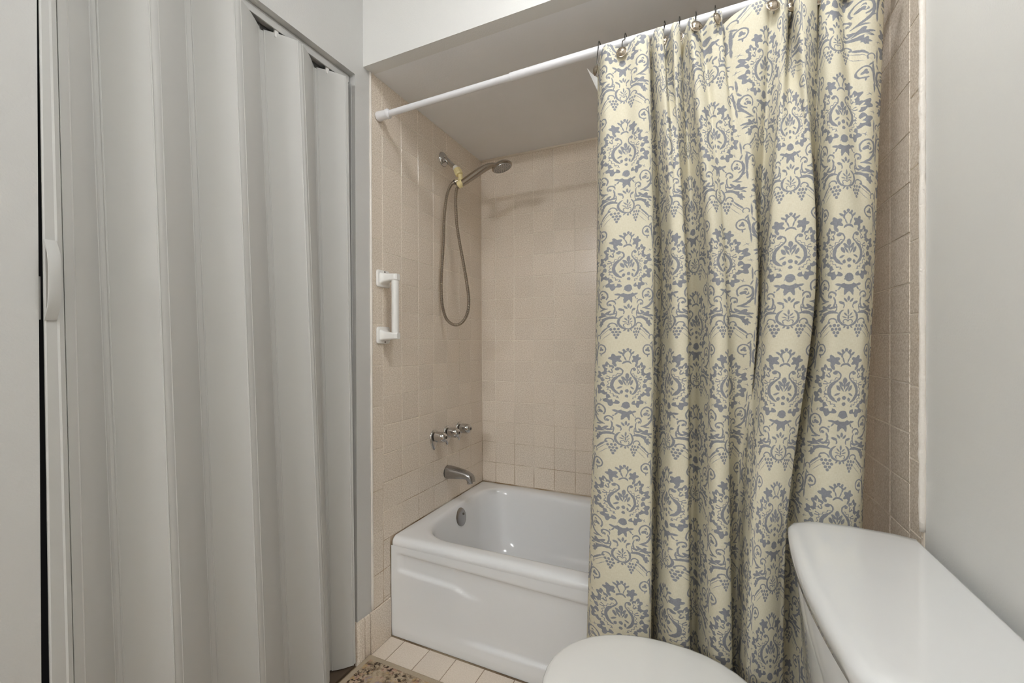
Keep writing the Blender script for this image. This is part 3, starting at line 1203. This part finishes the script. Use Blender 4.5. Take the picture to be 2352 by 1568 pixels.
# three tap handles
for k, (y, nm) in enumerate(((-.455, 'nearest the painted strip'), (-.347, 'in the middle above the spout'), (-.240, 'nearest the tiled corner'))):
    tp = empty('tap', (.0, y, .716), 'chrome bathtub tap with long escutcheon, %s' % nm, 'tap', 'taps above the tub spout')
    # tear-shaped escutcheon
    bm = bmesh.new()
    ringp = []
    for a in range(0, 360, 10):
        ca, sa = math.cos(R(a)), math.sin(R(a))
        ry = .029
        rz = .029 if sa > 0 else .062
        yy = ry * ca * (1 if sa > 0 else (1 - .38 * (-sa) ** 2))
        ringp.append((yy, rz * sa))
    loft(bm, [[(x, yy * s, zz * s) for yy, zz in ringp] for x, s in ((.0005, 1), (.003, 1), (.006, .93), (.008, .80), (.0085, .5))], True, True)
    from_bm('escutcheon', bm, M['chrome'], tp, True, 40)
    lathe_obj('stem', (.006, 0, 0), (1, 0, 0), [(0, .013), (.022, .012)], M['chrome'], tp, 18)
    # fluted knob
    bm = bmesh.new()
    prof = [(.014, .019), (.016, .0235), (.040, .0240), (.050, .0228), (.056, .0200), (.062, .0165), (.0665, .0105), (.067, .004)]
    rr_ = []
    for x, r in prof:
        rg_ = []
        for i in range(40):
            a = 2 * math.pi * i / 40
            f_ = 1 + .10 * max(0, math.cos(3 * a - R(90))) - .05
            if r < .012:
                f_ = 1
            rg_.append((x, math.cos(a) * r * f_, math.sin(a) * r * f_))
        rr_.append(rg_)
    loft(bm, rr_, True, True)
    kn = from_bm('knob', bm, M['chrome'], tp, True, 30)
    lathe_obj('index_button', (.0665, 0, 0), (1, 0, 0), [(0, .0065), (.0015, .006), (.002, 0)], M['dark_metal'], kn, 14)

# spout
sp = empty('tub_spout', (.0, -.347, .527), 'brushed chrome tub spout below the taps', 'spout')
bm = bmesh.new()
secs = [(.002, .0, .028, .030), (.006, .0, .0285, .0305), (.03, .0005, .0275, .0285), (.06, .0, .0255, .0250), (.09, -.001, .0235, .0205), (.112, -.004, .0225, .0175), (.126, -.009, .0215, .0160), (.136, -.016, .0195, .0155), (.141, -.026, .0175, .0110), (.142, -.033, .0165, .0030)]
rr_ = []
for x, dz, ry, rz in secs:
    rr_.append([(x + (-.018 if (math.sin(2 * math.pi * i / 28) < 0 and x > .12) else 0) * abs(math.sin(2 * math.pi * i / 28)), ry * math.copysign(abs(math.cos(2 * math.pi * i / 28)) ** .8, math.cos(2 * math.pi * i / 28)), dz + rz * math.copysign(abs(math.sin(2 * math.pi * i / 28)) ** .8, math.sin(2 * math.pi * i / 28))) for i in range(28)])
loft(bm, rr_, True, True)
from_bm('spout_body', bm, M['satin'], sp, True, 60)
lathe_obj('spout_outlet', (.122, 0, -.024), (.12, 0, -1), [(0, .0140), (.016, .0130), (.0162, .0105), (.010, .010)], M['satin'], sp, 20)
lathe_obj('wall_gasket', (.0005, 0, 0), (1, 0, 0), [(0, .0305), (.002, .0305)], M['black'], sp, 28)

# ------------------------------------------------------------------ grab bar
gb = empty('grab_bar', (0, -.785, 1.268), 'short white plastic grab bar on the tiled end wall', 'grab bar')
go = Vector(gb.location)
for s, zc in ((1, 1.3745), (-1, 1.1625)):
    fl = bmesh.new()
    loft(fl, [[(x, y, z) for (y, z, x) in rrect(-.820 + i_, -.750 - i_, zc - .032 + i_, zc + .032 - i_, .010, x_, 5)] for x_, i_ in ((.001, 0), (.005, 0), (.008, .002), (.009, .006))], True, True)
    f_o = from_bm('flange', fl, M['white_plastic'], gb, True, 40)
    f_o.location = -go
    br = bmesh.new()
    secs = [(.006, .029, .024, .0), (.014, .023, .019, .001 * s), (.024, .0185, .0155, .002 * s), (.045, .0165, .0135, .003 * s), (.062, .0155, .0125, .003 * s), (.072, .0135, .0120, .003 * s), (.0765, .0085, .0110, .003 * s)]
    loft(br, [[(x, y, z) for (y, z, x) in rrect(-.785 - hy, -.785 + hy, zc + dz - hz, zc + dz + hz, min(hy, hz) * .45, x, 5)] for x, hy, hz, dz in secs], True, True)
    b_o = from_bm('bracket', br, M['white_plastic'], gb, True, 40)
    b_o.location = -go
    for dy, dz in ((-.022, -.004 * s), (.004, .026 * s)):
        sc_ = lathe_obj('screw', (.0088, -.785 + dy, zc + dz), (1, 0, 0), [(0, .0035), (.001, .003), (.0014, 0)], M['screw'], f_o, 10)
tube_obj('bar', [(.0605, 0, 1.374 - go.z), (.0605, 0, 1.163 - go.z)], .0135, M['white_plastic'], gb, 24)

# ------------------------------------------------------------------ toilet
TY = -1.165
wc = empty('toilet', (1.1, TY, 0), 'white porcelain toilet against the right wall, lid closed', 'toilet')
wo = Vector(wc.location)


def shape(zl, mat, name, parent=wc, caps=(True, True), angle=None):
    bm = bmesh.new()
    loft(bm, zl, *caps)
    o = from_bm(name, bm, mat, parent, True, angle)
    if parent is wc:
        o.location = -wo
    return o


def tank_ring(z, g=0.0, bow=.022, half=.268, xf=1.287, xb=1.502, r=.035):
    """bow-fronted outline; g grows it outward"""
    half, xf, xb = half + g, xf - g, xb + g * .2
    out = []
    n = 22
    front = []
    for k in range(n + 1):
        t = -1 + 2 * k / n
        y = t * half
        x = xf - bow * (1 - t * t)
        d = half - abs(y)
        if d < r:
            x = max(x, xf + r - math.sqrt(max(0, r * r - (r - d) ** 2)))
        front.append((x, TY + y, z))
    back = []
    m = 10
    for k in range(m + 1):
        t = 1 - 2 * k / m
        back.append((xb, TY + t * (half - .02), z))
    cn = []
    out = front + [(xf + .10, TY + half + .004, z), (xb - .03, TY + half - .006, z)] + back + [(xb - .03, TY - half + .006, z), (xf + .10, TY - half - .004, z)]
    return out


shape([tank_ring(z, g) for z, g in ((.385, -.045), (.40, -.03), (.45, -.022), (.60, -.014), (.690, -.010))], M['porcelain'], 'tank')
shape([tank_ring(z, g) for z, g in ((.690, -.004), (.693, .0), (.712, .003), (.720, .002), (.726, -.003), (.7295, -.012), (.7305, -.03), (.7305, -.06))], M['porcelain'], 'tank_lid')


def egg(z, x_tip, x_back, half, yc=TY, n=40, sq=.0, g=0):
    """elongated seat outline: round nose toward -x, squarer at the hinge"""
    out = []
    xc = x_tip + (x_back - x_tip) * .50
    for k in range(n):
        a = 2 * math.pi * k / n
        c, s = math.cos(a), math.sin(a)
        if c < 0:
            x = xc + (xc - x_tip + g) * c
            y = (half + g) * math.copysign(abs(s) ** .95, s)
        else:
            x = xc + (x_back - xc + g) * math.copysign(abs(c) ** .75, c)
            y = (half + g) * math.copysign(abs(s) ** 1.0, s) * (1 - .12 * c ** 2)
        out.append((x, yc + y, z))
    return out


shape([egg(.0, .93, 1.36, .105), egg(.02, .925, 1.36, .105), egg(.10, .93, 1.34, .095), egg(.20, .90, 1.33, .105), egg(.28, .84, 1.30, .150), egg(.34, .815, 1.29, .175), egg(.375, .81, 1.285, .180), egg(.385, .812, 1.285, .178)], M['porcelain'], 'bowl')
shape([rrect(1.16, 1.485, TY - .15, TY + .15, .05, z) for z in (.30, .383, .386)], M['porcelain'], 'rear_deck')
shape([egg(z, .800, 1.245, .186, g=g) for z, g in ((.387, -.006), (.390, .0), (.398, .001), (.403, -.004))], M['seat_plastic'], 'seat')
shape([egg(z, .793, 1.250, .190, g=g) for z, g in ((.4035, -.008), (.406, .0), (.412, .001), (.417, -.003), (.4195, -.010), (.4215, -.035), (.4225, -.08), (.423, -.13))], M['seat_plastic'], 'lid')
for s in (-1, 1):
    o = tube_obj('hinge', [(1.248, TY + s * .075 - .02, .402), (1.248, TY + s * .075 + .02, .402)], .010, M['seat_plastic'], wc, 14)
    o.location = -wo
lev = tube_obj('flush_lever', catmull([(1.345, TY + .255, .655), (1.345, TY + .283, .655), (1.340, TY + .287, .654), (1.300, TY + .286, .648)], 4), .005, M['chrome'], wc, 12)
lev.location = -wo

# ------------------------------------------------------------------ rug
rug = empty('rug', (.40, -1.5, 0), 'multicoloured patterned rug on the tiled floor before the tub', 'rug')
RX0, RX1, RY0, RY1 = .004, .76, -2.35, -.862
bm = bmesh.new()
loft(bm, [rrect(RX0 + .02, RX1 - .02, RY0 + .02, RY1 - .02, .006, z, 3) for z in (.001, .0085)] + [rrect(RX0 + .024, RX1 - .024, RY0 + .024, RY1 - .024, .006, .0095, 3)], True, True)
o = from_bm('pile', bm, M['rug'], rug)
o.location = -Vector(rug.location)
bm = bmesh.new()
ro = [rrect(RX0, RX1, RY0, RY1, .006, z, 3) for z in (.0005, .006)] + [rrect(RX0 + .004, RX1 - .004, RY0 + .004, RY1 - .004, .006, .0085, 3), rrect(RX0 + .021, RX1 - .021, RY0 + .021, RY1 - .021, .006, .0085, 3), rrect(RX0 + .021, RX1 - .021, RY0 + .021, RY1 - .021, .006, .0005, 3)]
loft(bm, ro)
o = from_bm('border', bm, M['rug_edge'], rug)
o.location = -Vector(rug.location)

# ------------------------------------------------------------------ added vanity lamp on the wall behind, unseen, aimed after the rod's shadow
lamp = empty('added_vanity_lamp', (.18, YREAR, 2.29), 'added chrome vanity light bar with three lit globes, out of view', 'lamp')
o = box_obj('backplate', (-.17, .34, .0005, .03, -.055, .055), M['chrome'], lamp, .006)
for k in range(3):
    x = -.08 + .16 * k
    lathe_obj('socket', (x, .03, 0), (0, 1, 0), [(0, .024), (.02, .022), (.022, .018)], M['chrome'], lamp, 20)
    bm = bmesh.new()
    bmesh.ops.create_uvsphere(bm, u_segments=20, v_segments=12, radius=.052, matrix=Matrix.Translation((x, .098, 0)))
    from_bm('globe', bm, M['globe'], lamp, True)

dome = empty('added_ceiling_lamp', (1.05, -1.40, ZROOM), 'added round flush ceiling lamp with lit frosted dome, out of view', 'lamp')  # unseen lamp added for overhead fill on door, toilet and walls
lathe_obj('lamp_base', (0, 0, -.001), (0, 0, -1), [(0, .150), (.018, .150), (.022, .140)], M['rod_white'], dome, 36)
lathe_obj('dome', (0, 0, -.021), (0, 0, -1), [(0, .138), (.02, .132), (.04, .112), (.055, .078), (.063, .04), (.065, 0)], M['dome'], dome, 36)
